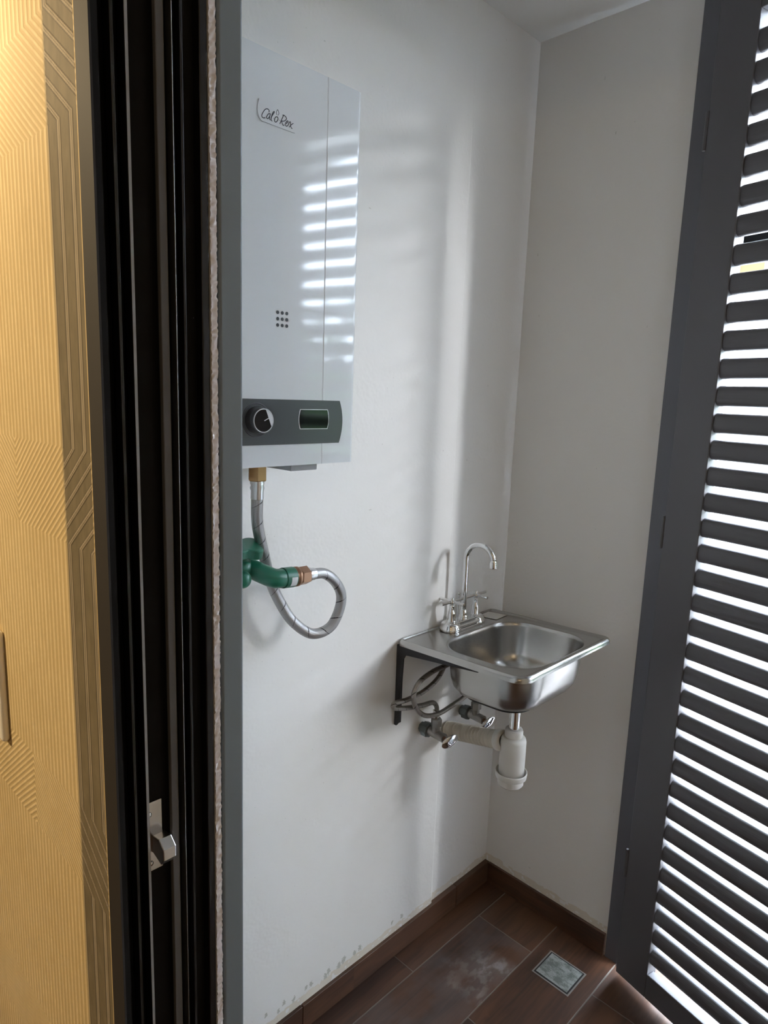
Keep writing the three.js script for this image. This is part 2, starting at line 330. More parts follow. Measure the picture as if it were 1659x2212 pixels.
{
  const t = new THREE.Group(); t.name = 'trim_2'; scene.add(t); structure(t, 'black aluminium jamb of the sliding door with vertical grooves', 'door frame');
  const y0 = 0.001, y1 = 2.32, X = XJ;
  mesh('track_base', box(X, X + 0.006, y0, y1, 1.344, 1.4415), M.deepBlack, t);
  mesh('front_flange', box(X - 0.0002, X + 0.0250, y0, y1, 1.4416, 1.4434), M.frameBrown, t);
  mesh('fin', box(X + 0.005, X + 0.0235, y0, y1, 1.4360, 1.4416), M.deepBlack, t);
  mesh('fin', box(X + 0.005, X + 0.0195, y0, y1, 1.4225, 1.4255, 0.0005), M.black, t);
  const wl = mesh('weather_strip', box(X + 0.005, X + 0.0215, y0, y1, 1.4130, 1.4150, 0.0005), M.black, t);
  mesh('strip_edge', box(X + 0.0215, X + 0.0222, y0, y1, 1.4128, 1.4152), mat([0.30, 0.30, 0.31], 0.6), t).userData.label = 'thin pale edge line on the black jamb';
  void wl;
  mesh('brush_seal', box(X + 0.0112, X + 0.0165, y0, y1, 1.3805, 1.3880, 0.001), M.pile, t).userData.label = 'grey brush seal in the black jamb';
  mesh('fin', box(X + 0.005, X + 0.0112, y0, y1, 1.3815, 1.3872), M.deepBlack, t);
  mesh('bead', box(X + 0.005, X + 0.0192, y0, y1, 1.3750, 1.3758, 0.0003), M.beadMetal, t).userData.label = 'thin bright aluminium bead';
  mesh('fin', box(X + 0.005, X + 0.0155, y0, y1, 1.3640, 1.3665, 0.0005), M.black, t);
  mesh('back_flange', box(X, X + 0.017, y0, y1, 1.3425, 1.3500, 0.0012), M.black, t);
  // latch keeper
  const k = mesh('latch_plate', box(X + 0.006, X + 0.0085, 1.098, 1.170, 1.3935, 1.4125, 0.001), M.chromeDull, t); k.userData.label = 'small metal latch keeper screwed to the jamb';
  mesh('screw', new THREE.SphereGeometry(0.0032, 12, 8).scale(0.6, 1, 1).translate(X + 0.0085, 1.158, 1.4075), M.chrome, k);
  mesh('screw', new THREE.SphereGeometry(0.0028, 12, 8).scale(0.6, 1, 1).translate(X + 0.0085, 1.107, 1.4065), M.chromeDull, k);
  const hk = new THREE.Shape(); [[0, 0], [0.015, -0.004], [0.020, 0.002], [0.020, 0.012], [0.012, 0.018], [0, 0.016]].forEach(([x, y], i) => i ? hk.lineTo(x, y) : hk.moveTo(x, y)); hk.closePath();
  mesh('hook', new THREE.ExtrudeGeometry(hk, { depth: 0.011, bevelEnabled: true, bevelSize: 0.001, bevelThickness: 0.001, bevelSegments: 2 }).translate(X + 0.0085, 1.118, 1.392), M.alu, k);
}
{
  // ragged plaster edge and grey painted angle on the nook side of the jamb
  const g = new THREE.BoxGeometry(0.0190, 2.318, 0.0062, 2, 1600, 3), p = g.attributes.position;
  for (let i = 0; i < p.count; i++) { const y = p.getY(i), s = p.getZ(i) > 0 ? 1 : 2; p.setX(i, p.getX(i) + 0.0042 * (fbm(y * 420, s * 3 + p.getZ(i) * 900, 6, 3) - 0.5)); p.setZ(i, p.getZ(i) + 0.0011 * (fbm(y * 240, s * 7, 8, 4) - 0.5)); }
  g.computeVertexNormals(); g.translate(XJ + 0.0085, 1.160, 1.3385);
  structure(mesh('trim_3', g, M.plaster), 'ragged pale plaster edge beside the black jamb', 'plaster edge');
  const t = mesh('trim_4', box(XJ - 0.02, XJ + 0.018, 0.001, 2.32, 1.3085, 1.3335, 0.003), M.greyMetal); structure(t, 'grey painted metal angle along the nook edge of the doorway', 'metal trim');
}
// light switch plate
{
  const s = thing('light_switch', 'cream switch plate on the golden wallpaper', 'light switch', [0.200, 1.13, ZW]);
  mesh('plate', box(0, 0.075, 0, 0.138, 0, 0.009, 0.004), M.cream, s);
  mesh('rocker', box(0.022, 0.053, 0.035, 0.103, 0.008, 0.0125, 0.0015), M.cream, s);
}
// warm lamps of the bedroom, just outside the picture
function lamp(g, x, y, z, power, r) {
  const bulb = mesh('bulb', new THREE.SphereGeometry(r, 16, 12).translate(x, y, z), new THREE.MeshStandardMaterial({ color: 0xffffff, emissive: new THREE.Color().setRGB(1, 0.78, 0.45), emissiveIntensity: 3 }), g);
  const l = new THREE.PointLight(new THREE.Color().setRGB(1, 0.78, 0.48), power, 0, 2); l.position.set(x, y, z); l.castShadow = true; l.shadow.radius = r / 0.02; g.add(l); return bulb;
}
{
  const g = thing('wall_sconce', 'small brass wall sconce with a warm bulb on the wallpaper', 'wall lamp', [0.20, 1.86, ZW]);
  mesh('backplate', new THREE.CylinderGeometry(0.045, 0.045, 0.012, 28).rotateX(Math.PI / 2).translate(0, 0, 0.006), M.brass, g);
  mesh('arm', tube([[0, 0, 0.01], [0, 0.005, 0.06], [0, 0.02, 0.09]], 0.006, 20, 10), M.brass, g);
  mesh('socket', rod([0, 0.018, 0.09], [0, 0.045, 0.09], 0.014), M.brass, g);
  lamp(g, 0, 0.062, 0.09, 0.2, 0.02);
}
function ceilingLamp(label, x, z, power) {
  const g = thing('ceiling_lamp', label, 'ceiling lamp', [x, H, z]);
  mesh('canopy', lathe([[0, -0.001], [0.07, -0.001], [0.07, -0.015], [0.02, -0.03], [0, -0.03]]), M.brass, g);
  mesh('stem', rod([0, -0.09, 0], [0, -0.02, 0], 0.008), M.brass, g);
  mesh('socket', rod([0, -0.125, 0], [0, -0.085, 0], 0.02), M.brass, g);
  lamp(g, 0, -0.16, 0, power, 0.04);
}
ceilingLamp('brass ceiling lamp with a warm bulb on the switch side of the bedroom', -0.35, 2.55, 6.8);
ceilingLamp('brass ceiling lamp with a warm bulb on the far right side of the bedroom', 2.2, 2.7, 0.85);

// ---------------------------------------------------------------- water heater
{
  const h = thing('water_heater', 'white enamelled wall-mounted gas water heater with dark control panel', 'water heater', [0, 1.431, 1.001]);
  const HW = 0.171, HH = 0.622, XD = 0.2;
  // plan outline (z across, x out of the wall), extruded upwards
  const s = new THREE.Shape(), c = 0.096, r = 0.007;
  s.moveTo(-HW, 0.004); s.lineTo(-HW, XD - 0.0006 - r); s.quadraticCurveTo(-HW, XD - 0.0006, -HW + r, XD - 0.0004);
  s.lineTo(-c - 0.0012, XD + 0.0002); s.lineTo(-c, XD - 0.0006); s.lineTo(-c + 0.0012, XD); s.lineTo(c - 0.0012, XD); s.lineTo(c, XD - 0.0006); s.lineTo(c + 0.0012, XD + 0.0002);
  s.lineTo(HW - r, XD - 0.0004); s.quadraticCurveTo(HW, XD - 0.0006, HW, XD - 0.0006 - r); s.lineTo(HW, 0.004); s.closePath();
  // shape (z, x) -> world: x' = shape.y, z' = shape.x, extruded along +y
  const g = new THREE.ExtrudeGeometry(s, { depth: HH, bevelEnabled: false, curveSegments: 10 });
  g.applyMatrix4(new THREE.Matrix4().set(0, 1, 0, 0, 0, 0, 1, 0, 1, 0, 0, 0, 0, 0, 0, 1));
  mesh('cover', g, M.enamel, h);
  mesh('wall_bracket', box(0, 0.006, 0.05, HH - 0.05, -0.14, 0.14), M.chromeDull, h);
  // dark control band with an arched end
  const ps = new THREE.Shape(); ps.moveTo(-0.135, 0.036); ps.quadraticCurveTo(-0.1500, 0.074, -0.135, 0.110); ps.lineTo(0.135, 0.110); ps.quadraticCurveTo(0.1500, 0.074, 0.135, 0.036); ps.closePath();
  const toFront = (geo, x) => geo.rotateY(Math.PI / 2).translate(x, 0, 0);   // shape x runs to the viewer's right
  const pg = toFront(new THREE.ExtrudeGeometry(ps, { depth: 0.0016, bevelEnabled: false, curveSegments: 16 }), XD - 0.0004);
  const pn = mesh('control_panel', pg, M.panel, h); pn.userData.label = 'dark grey control panel';
  // display window
  const dw = (k) => { const q = new THREE.Shape(), a = 0.0445 - k, b = 0.109 + k, lo = 0.062 - k, hi = 0.0935 + k; q.moveTo(a + 0.003, lo); q.quadraticCurveTo(a - 0.003, (lo + hi) / 2, a + 0.003, hi); q.lineTo(b - 0.003, hi); q.quadraticCurveTo(b + 0.003, (lo + hi) / 2, b - 0.003, lo); q.closePath(); return q; };
  mesh('display_bezel', toFront(new THREE.ExtrudeGeometry(dw(0.0011), { depth: 0.0005, bevelEnabled: false }), XD + 0.0012), M.printWhite, pn);
  mesh('display', toFront(new THREE.ExtrudeGeometry(dw(0), { depth: 0.0005, bevelEnabled: false }), XD + 0.0014), M.screen, pn);
  // rotary knob
  const kz = 0.0415, ky = 0.0765;
  const kb = mesh('knob_ring', new THREE.TorusGeometry(0.0265, 0.0009, 8, 48).rotateY(Math.PI / 2).translate(XD + 0.0014, ky, kz), M.knob, pn); void kb;
  const kn = mesh('knob', along(lathe([[0, 0], [0.0215, 0], [0.0205, 0.018], [0.019, 0.0195], [0, 0.0195]], 40), [XD + 0.0012, ky, kz], [XD + 0.02, ky, kz]), M.knob, pn);
  mesh('knob_face', new THREE.CylinderGeometry(0.0180, 0.0180, 0.0006, 40).rotateZ(Math.PI / 2).translate(XD + 0.0209, ky, kz), M.screen, kn);
  mesh('white_ring', new THREE.TorusGeometry(0.0182, 0.0008, 8, 48).rotateY(Math.PI / 2).translate(XD + 0.0211, ky, kz), M.printWhite, kn);
  // white dial segment: a chord of the face on the side that faces the display
  const seg = new THREE.Shape(); const a0 = 1.32, a1 = -0.55, R = 0.0174; for (let i = 0; i <= 12; i++) { const a = a0 + (a1 - a0) * i / 12; i ? seg.lineTo(R * Math.cos(a), R * Math.sin(a)) : seg.moveTo(R * Math.cos(a), R * Math.sin(a)); } seg.closePath();
  const sg = toFront(new THREE.ExtrudeGeometry(seg, { depth: 0.0004, bevelEnabled: false }), XD + 0.0211); sg.translate(0, ky, kz); mesh('dial_segment', sg, M.printWhite, kn);
  mesh('pointer', new THREE.BoxGeometry(0.0005, 0.0011, 0.014).rotateX(0.45).translate(XD + 0.0217, ky + 0.003, kz - 0.0075), M.printWhite, kn);
  // nine sight holes
  for (let i = 0; i < 3; i++) for (let j = 0; j < 3; j++) mesh('vent_hole', new THREE.CylinderGeometry(0.0027, 0.0027, 0.0012, 18).rotateZ(Math.PI / 2).translate(XD + 0.0001, 0.2375 + (j - 1) * 0.0098, -0.0085 + (i - 1) * 0.0090), M.hole, h);
  // name badge with the script logo
  const bs = new THREE.Shape(); bs.moveTo(-0.0352, 0.020); bs.quadraticCurveTo(-0.0420, -0.001, -0.0300, -0.009); bs.lineTo(0.0318, -0.009); bs.quadraticCurveTo(0.0385, 0.003, 0.0355, 0.014); bs.quadraticCurveTo(0.03, 0.0235, 0.02, 0.0235); bs.lineTo(-0.03, 0.0235); bs.closePath();
  // shape x grows to the right of the viewer, that is towards -z
  const badge = toFront(new THREE.ExtrudeGeometry(bs, { depth: 0.0011, bevelEnabled: false }), XD); badge.translate(0, 0.529, 0.0028);
  const bd = mesh('badge', badge, mat([0.78, 0.80, 0.83], 0.18, 0, { clearcoat: 0.5 }), h);
  const ink = mat([0.02, 0.025, 0.04], 0.5), L = (pts, w) => tube(pts.map(([x, y]) => [XD + 0.0012, 0.529 + y / 1000, 0.0028 - x / 1000]), w, 40, 6);
  const strokes = [[[-17.4, 6.4], [-17.0, 9], [-19, 10.3], [-21.4, 10], [-24.4, 8], [-27.4, 4], [-29.8, -0.5], [-29.8, -3.2], [-27.6, -4.2], [-24, -3]],
    [[-14.4, 5], [-17.2, 4.6], [-20, 1.6], [-21.4, -1.8], [-20, -3.2], [-17.4, -1], [-15, 3.2], [-14.6, 4.6], [-16, -0.6], [-15.4, -3.2], [-14.4, -3.2]],
    [[-13.6, -1], [-11, 4], [-7.4, 9.4], [-7.2, 10.6], [-9, 9.4], [-11.8, 4], [-13, -1], [-12.8, -3.4], [-11.2, -4]],
    [[-2.2, 4.6], [-5, 3.4], [-6.8, -0.6], [-6.4, -3], [-4.6, -3.6], [-2, -1.2], [-0.4, 2], [-0.8, 4], [-2.2, 4.6]],
    [[-2.2, 7], [-3.3, 9], [-3.2, 11.4], [-1.2, 15], [0.7, 12], [1, 9.6], [-0.4, 7]],
    [[7.6, 10], [10.8, 10.4], [14.4, 9], [15.4, 7], [13.6, 4.4], [10.8, 2.4], [6.6, 1.4]], [[9.6, 9.8], [6.6, 3.6], [2.8, -4]], [[6.4, 1.4], [7.4, -2], [9.2, -4], [11.6, -3]],
    [[14, -0.4], [16.8, 1.6], [18.4, 3.6], [18, 4.8], [15.8, 3.4], [14, 0], [13.8, -2.6], [15.6, -3.6], [18.4, -1.6]],
    [[18.4, -1.6], [21, 3.6], [22.8, 4.8], [23.4, 1], [24.4, -2.8], [26.6, -4]], [[28.4, 4], [24.4, 0.8], [20.4, -4]], [[-9.3, 0.6], [-8.7, 0.6]], [[1.6, 1], [2.2, 1]]];
  strokes.forEach((q, i) => mesh('letter_stroke', L(q, i === 4 ? 0.00035 : 0.0006), ink, bd));
  mesh('badge_edge', L([[-35, 20], [-37.5, 12], [-39, 4], [-38.6, -2.4], [-35.6, -6.4], [-30, -8.8], [-20, -9], [10, -9.1], [31.8, -9.1]], 0.00022), mat([0.3, 0.32, 0.34], 0.6), bd);
  // underside: grey outlet guard and brass stubs
  mesh('outlet_guard', box(0.085, 0.16, -0.016, 0.001, -0.120, -0.060, 0.002), mat([0.42, 0.44, 0.46], 0.5), h).userData.label = 'grey metal guard under the cover';
  mesh('pipe_stub', rod([0.095, -0.004, -0.034], [0.095, 0.01, -0.034], 0.0115), M.brass, h);
  mesh('pipe_stub', rod([0.095, -0.004, 0.022], [0.095, 0.01, 0.022], 0.0115), M.brass, h);
}

// braided hose from the heater, looping into the green pipework
{
  const hz = 0.967, hx = 0.095, y0 = 1.4265;
  const t = thing('heater_hose', 'looped braided steel hose from the heater to the green pipe', 'hose', [0, 0, 0]);
  const nut = flat(hexNut([hx, y0 - 0.034, hz], [hx, y0 - 0.004, hz], 0.0175)); const n0 = mesh('brass_nut', nut, M.brass, t); mesh('nut_collar', rod([hx, y0 - 0.006, hz], [hx, y0, hz], 0.0135), M.brass, n0);
  mesh('ferrule', along(lathe([[0.0125, 0], [0.0135, 0.004], [0.0118, 0.008], [0.0135, 0.013], [0.0118, 0.018], [0.0122, 0.032], [0.0112, 0.034]], 28), [hx, y0 - 0.034, hz], [hx, y0 - 0.07, hz]), M.alu, t);
  const pts = [[hx, 1.394, hz], [hx, 1.357, 0.9675], [0.086, 1.311, 0.9605], [0.066, 1.242, 0.931], [0.058, 1.189, 0.911], [0.062, 1.140, 0.890], [0.074, 1.094, 0.863], [0.09, 1.066, 0.826], [0.1, 1.075, 0.789], [0.105, 1.113, 0.768], [0.108, 1.145, 0.768], [0.11, 1.178, 0.79], [0.11, 1.197, 0.818], [0.11, 1.2005, 0.842]];
  const hm = braid(0.62, 0.0105, [0.62, 0.62, 0.63], [0.16, 0.155, 0.15], true);
  mesh('braided_tube', swapUV(tube(pts, 0.0108, 160, 20)), hm, t);
  const e = [0.11, 1.2005, 0.842], e2 = [0.11, 1.2015, 0.860];
  mesh('ferrule', along(lathe([[0.0112, 0], [0.0122, 0.002], [0.0122, 0.009], [0.0135, 0.012], [0.0122, 0.016], [0.0125, 0.02]], 28), e, e2), M.alu, t);
  mesh('bronze_nut', flat(hexNut([0.11, 1.2015, 0.860], [0.11, 1.2020, 0.882], 0.0185)), M.bronze, t);
}
{
  const t = thing('hidden_heater_hose', 'second brass-nutted hose under the heater, mostly behind the doorway edge', 'hose', [0, 0, 0]);
  const hx = 0.095, hz = 1.023, y0 = 1.4265;
  mesh('brass_nut', flat(hexNut([hx, y0 - 0.034, hz], [hx, y0 - 0.004, hz], 0.0175)), M.brass, t);
  mesh('ferrule', along(lathe([[0.0125, 0], [0.0135, 0.004], [0.0118, 0.008], [0.0135, 0.013], [0.0118, 0.018], [0.0122, 0.034]], 28), [hx, y0 - 0.034, hz], [hx, y0 - 0.07, hz]), M.alu, t);
  mesh('braided_tube', tube([[hx, 1.395, hz], [hx, 1.33, hz + 0.003], [0.07, 1.27, 1.05], [0.03, 1.23, 1.075], [0.0, 1.21, 1.09]], 0.0108, 60, 16), M.valve, t);
}
// green plastic pipework with valve
{
  const t = thing('green_pipework', 'green plastic pipe elbow and stop valve below the heater', 'pipe', [0, 0, 0]);
  mesh('threaded_adapter', along(lathe([[0.0175, 0], [0.0175, 0.008], [0.0195, 0.009], [0.0195, 0.014], [0.0165, 0.0145], [0, 0.0145]], 32), [0.11, 1.2035, 0.899], [0.11, 1.2020, 0.8825]), M.bronze, t);
  const sock = mesh('socket', along(lathe([[0.0, 0], [0.0195, 0], [0.0200, 0.002], [0.0200, 0.024], [0.019, 0.026], [0, 0.026]], 36), [0.11, 1.2050, 0.921], [0.11, 1.2030, 0.892]), M.green, t);
  mesh('sticker', along(new THREE.CylinderGeometry(0.0203, 0.0203, 0.014, 20, 1, true, 1.35, 0.95).translate(0, 0.016, 0), [0.11, 1.2050, 0.921], [0.11, 1.2030, 0.892]), M.sticker, sock).userData.label = 'small white paper sticker';
  mesh('elbow', tube([[0.11, 1.2045, 0.915], [0.109, 1.2075, 0.938], [0.098, 1.2160, 0.955], [0.080, 1.2230, 0.966], [0.060, 1.2260, 0.976]], 0.0185, 40, 24), M.green, t);
  mesh('collar', along(lathe([[0, 0], [0.020, 0], [0.0215, 0.003], [0.0215, 0.018], [0.020, 0.021], [0, 0.021]], 32), [0.072, 1.2245, 0.970], [0.056, 1.2265, 0.979]), M.green, t);
  const body = mergeGeometries([rod([0.072, 1.226, 0.985], [0.0, 1.226, 0.985], 0.022, 0.022, 28), new THREE.SphereGeometry(0.024, 24, 16).translate(0.07, 1.226, 0.987), rod([0.07, 1.226, 0.987], [0.072, 1.262, 0.982], 0.0175, 0.0155, 28), rod([0.07, 1.226, 0.985], [0.07, 1.226, 1.10], 0.0175, 0.0175, 28)]);
  mesh('valve_body', body, M.green, t);
  // cross handle on top
  const hd = new THREE.Shape(); for (let i = 0; i < 80; i++) { const a = i / 80 * 2 * Math.PI, rr = 0.021 + 0.013 * Math.pow(Math.abs(Math.cos(2 * a)), 1.5); i ? hd.lineTo(rr * Math.cos(a), rr * Math.sin(a)) : hd.moveTo(rr * Math.cos(a), rr * Math.sin(a)); } hd.closePath();
  const hg = new THREE.ExtrudeGeometry(hd, { depth: 0.013, bevelEnabled: true, bevelSize: 0.003, bevelThickness: 0.003, bevelSegments: 3 }).rotateX(-Math.PI / 2).rotateY(0.5).rotateZ(-0.25).translate(0.074, 1.258, 0.982);
  mesh('valve_handle', hg, M.green, t);
  mesh('branch_cap', new THREE.SphereGeometry(0.0165, 24, 16).translate(0.105, 1.216, 1.006), M.green, t);
}

// ---------------------------------------------------------------- stainless sink on brackets
const SINK_Y = 0.942, SK = 0.045;
const onSink = (x) => SINK_Y + SK * x;
{
  const s = thing('wall_sink', 'small stainless steel wash sink hung in the corner', 'sink', [0, 0, 0]);
  const NC = 14, NS = 10;
  const loop = (x0, x1, z0, z1, r, y) => {
    const out = [], R = Array.isArray(r) ? r : [r, r, r, r], cs = [[x1, z0, -Math.PI / 2, R[0]], [x1, z1, 0, R[1]], [x0, z1, Math.PI / 2, R[2]], [x0, z0, Math.PI, R[3]]];
    cs.forEach(([cx, cz, a0, q], k) => {
      const ox = k < 2 ? cx - q : cx + q, oz = (k === 0 || k === 3) ? cz + q : cz - q;
      for (let i = 0; i <= NC; i++) { const a = a0 + i / NC * Math.PI / 2; out.push([ox + q * Math.cos(a), oz + q * Math.sin(a)]); }
      const n = cs[(k + 1) % 4], qn = n[3], nx = (k + 1) % 4 < 2 ? n[0] - qn : n[0] + qn, nz = ((k + 1) % 4 === 0 || (k + 1) % 4 === 3) ? n[1] + qn : n[1] - qn, an = n[2];
      const e = out[out.length - 1], f = [nx + qn * Math.cos(an), nz + qn * Math.sin(an)];
      for (let i = 1; i < NS; i++) out.push([e[0] + (f[0] - e[0]) * i / NS, e[1] + (f[1] - e[1]) * i / NS]);
    });
    return out.map(([x, z]) => [x, onSink(x) + y, z]);
  };
  const loft = (loops, cap) => {
    const n = loops[0].length, pos = [], idx = [];
    loops.forEach((l) => l.forEach((q) => pos.push(...q)));
    for (let i = 0; i + 1 < loops.length; i++) for (let j = 0; j < n; j++) { const a = i * n + j, b = i * n + (j + 1) % n, c = a + n, d = b + n; idx.push(a, c, b, b, c, d); }
    if (cap) { const l = loops[loops.length - 1], m = l.reduce((t, q) => [t[0] + q[0] / n, t[1] + q[1] / n, t[2] + q[2] / n], [0, 0, 0]); pos.push(...m); const k = pos.length / 3 - 1, o = (loops.length - 1) * n; for (let j = 0; j < n; j++) idx.push(o + j, k, o + (j + 1) % n); }
    const g = new THREE.BufferGeometry(); g.setAttribute('position', new THREE.Float32BufferAttribute(pos, 3)); g.setAttribute('uv', new THREE.Float32BufferAttribute(pos.flatMap((v, i) => i % 3 === 0 ? [v, pos[i + 2]] : []), 2)); g.setIndex(idx); g.computeVertexNormals(); return g;
  };
  const X0 = 0.002, X1 = 0.380, Z0 = 0.066, Z1 = 0.478, OR = [0.022, 0.040, 0.016, 0.016];
  const ins = (d, y) => loop(X0 + (d > 0.003 ? d * 0.3 : d), X1 - d, Z0 + d, Z1 - d, OR.map((q) => Math.max(0.006, q - d * 0.6)), y);
  const deck = [ins(-0.0005, -0.013), ins(0, -0.012), ins(0, -0.006), ins(0.0035, -0.0005), ins(0.0075, 0.0008), ins(0.011, 0.0002), ins(0.016, -0.003), ins(0.02, -0.0034)];
  const B = (d, y, r) => loop(0.087 + d, 0.358 - d, 0.108 + d, 0.434 - d, r, y);
  const rim = [B(-0.004, -0.0034, 0.088), B(-0.001, -0.0030, 0.086), B(0.002, -0.0045, 0.084)];
  mesh('deck', loft([...deck, ...rim]), M.steel, s);
  const inner = [B(0.002, -0.0045, 0.084), B(0.004, -0.008, 0.083), B(0.0055, -0.014, 0.082), B(0.009, -0.05, 0.080), B(0.013, -0.085, 0.077), B(0.019, -0.105, 0.073), B(0.030, -0.120, 0.067), B(0.045, -0.128, 0.058), B(0.075, -0.132, 0.04), B(0.10, -0.134, 0.03)];
  const bowl = mesh('bowl', loft(inner, true), M.steel, s);
  const outer = [B(0.0005, -0.006, 0.084), B(0.0035, -0.016, 0.083), B(0.007, -0.052, 0.080), B(0.011, -0.087, 0.077), B(0.017, -0.108, 0.073), B(0.028, -0.1235, 0.067), B(0.044, -0.132, 0.058), B(0.075, -0.136, 0.04), B(0.10, -0.138, 0.03)];
  mesh('bowl_underside', loft(outer, true), M.steel, bowl);
  const dx = 0.229, dz = 0.262;
  mesh('drain_flange', lathe([[0, 0.004], [0.022, 0.003], [0.04, 0.005], [0.043, 0.002]], 32).translate(dx, onSink(dx) - 0.1335, dz), M.chromeDull, bowl);
  mesh('label_sticker', (() => { const g = new THREE.PlaneGeometry(1, 1); const q = [[0.015, 0.158], [0.012, 0.100], [0.070, 0.090], [0.075, 0.148]]; const p = g.attributes.position; [[0, 0], [1, 1], [2, 3], [3, 2]].forEach(([v, k]) => p.setXYZ(v, q[k][0], onSink(q[k][0]) - 0.0023, q[k][1])); g.computeVertexNormals(); return g; })(), mat([0.70, 0.68, 0.64], 0.6), s).userData.label = 'worn pale paper sticker on the steel deck';
  // rubber pad under the bowl
  mesh('underside_pad', loft([B(0.046, -0.1335, 0.056), B(0.046, -0.137, 0.056), B(0.09, -0.140, 0.03)], true), M.blackMatte, bowl);
}
// black wall brackets
function bracket(z, label) {
  const s = new THREE.Shape(); [[0, 0.938], [0.255, 0.9485], [0.255, 0.9455], [0.03, 0.918], [0.023, 0.905], [0.0145, 0.728], [0.008, 0.719], [0.001, 0.719]].forEach(([x, y], i) => i ? s.lineTo(x, y - 0.719) : s.moveTo(x, y - 0.719)); s.closePath();
  const t = thing('shelf_bracket', label, 'bracket', [0.001, 0.7105, z], 0, 'sink brackets');
  mesh('arm', new THREE.ExtrudeGeometry(s, { depth: 0.005, bevelEnabled: false }), M.blackMatte, t);
  mesh('wall_flange', box(0, 0.004, 0, 0.205, -0.018, 0.004), M.blackMatte, t);
}
bracket(0.471, 'black tapered wall bracket under the open end of the sink');
bracket(0.076, 'black tapered wall bracket under the sink beside the short wall');

// ---------------------------------------------------------------- faucet
{
  const fx = 0.040, fz = 0.258, fy = onSink(0.04) - 0.0026;
  const f = thing('faucet', 'chrome gooseneck faucet with two cross handles on the sink deck', 'faucet', [fx, fy, fz]);
  // stepped base plate
  const oval = (a, b) => { const s = new THREE.Shape(); s.absarc(a, 0, b, -Math.PI / 2, Math.PI / 2); s.absarc(-a, 0, b, Math.PI / 2, Math.PI * 1.5); return s; };
  const slab = (a, b, y, h, bev) => new THREE.ExtrudeGeometry(oval(a, b - bev), { depth: h - 2 * bev, bevelEnabled: true, bevelSize: bev, bevelThickness: bev, bevelSegments: 3, curveSegments: 20 }).translate(0, 0, bev).rotateX(-Math.PI / 2).rotateY(Math.PI / 2).translate(0, y, 0);
  mesh('base_plate', mergeGeometries([slab(0.053, 0.029, 0, 0.006, 0.0015), slab(0.0525, 0.0255, 0.006, 0.010, 0.004), slab(0.052, 0.019, 0.016, 0.008, 0.003)]), M.chrome, f);
  for (const sz of [1, -1]) {
    const z = 0.0515 * sz, hgt = 0.078;
    const b = mesh('handle_base', lathe([[0.0295, 0.004], [0.030, 0.008], [0.0262, 0.0125], [0.0268, 0.0165], [0.022, 0.021], [0.0150, 0.0235], [0.0122, 0.028], [0.0112, 0.046], [0.0098, 0.050], [0.0076, 0.052], [0.0070, 0.066], [0.0080, 0.070], [0, 0.070]], 32).translate(0, 0, z), M.chrome, f);
    const c = mesh('cross_handle', mergeGeometries([new THREE.SphereGeometry(0.0095, 20, 14).translate(0, hgt - 0.002, z), rod([0, hgt, z - 0.044], [0, hgt, z + 0.044], 0.0042), rod([-0.040, hgt, z], [0.040, hgt, z], 0.0042)]), M.chrome, b);
    mesh('handle_cap', lathe([[0.0062, 0], [0.0062, 0.009], [0.004, 0.011], [0, 0.0115]], 20).translate(0, hgt, z), M.chrome, c);
  }
  const cy = 0.190, R = 0.0425, pts = [[0, 0.02, 0], [0, 0.08, 0], [0, 0.15, 0]];
  for (let i = 0; i <= 12; i++) { const a = Math.PI - i / 12 * Math.PI * 0.93; pts.push([R + R * Math.cos(a), cy + R * Math.sin(a), 0]); }
  const e = pts[pts.length - 1];
  const sp = mesh('spout', tube(pts, 0.0076, 120, 20), M.chrome, f); sp.rotation.y = 0.06;
  mesh('aerator', along(lathe([[0.0080, 0], [0.0082, 0.004], [0.0105, 0.006], [0.0105, 0.021], [0.0095, 0.022], [0.0, 0.0215]], 28), e, [e[0] + 0.001, e[1] - 0.02, 0]), M.chrome, sp);
  mesh('spout_collar', lathe([[0.0125, 0.022], [0.0135, 0.027], [0.012, 0.03], [0.0100, 0.032], [0.0100, 0.045], [0.0076, 0.047]], 28), M.chrome, f);
  mesh('lift_rod', mergeGeometries([rod([-0.016, 0.02, 0.004], [-0.016, 0.085, 0.004], 0.0018), new THREE.SphereGeometry(0.0045, 14, 10).translate(-0.016, 0.088, 0.004)]), M.chrome, f);
}

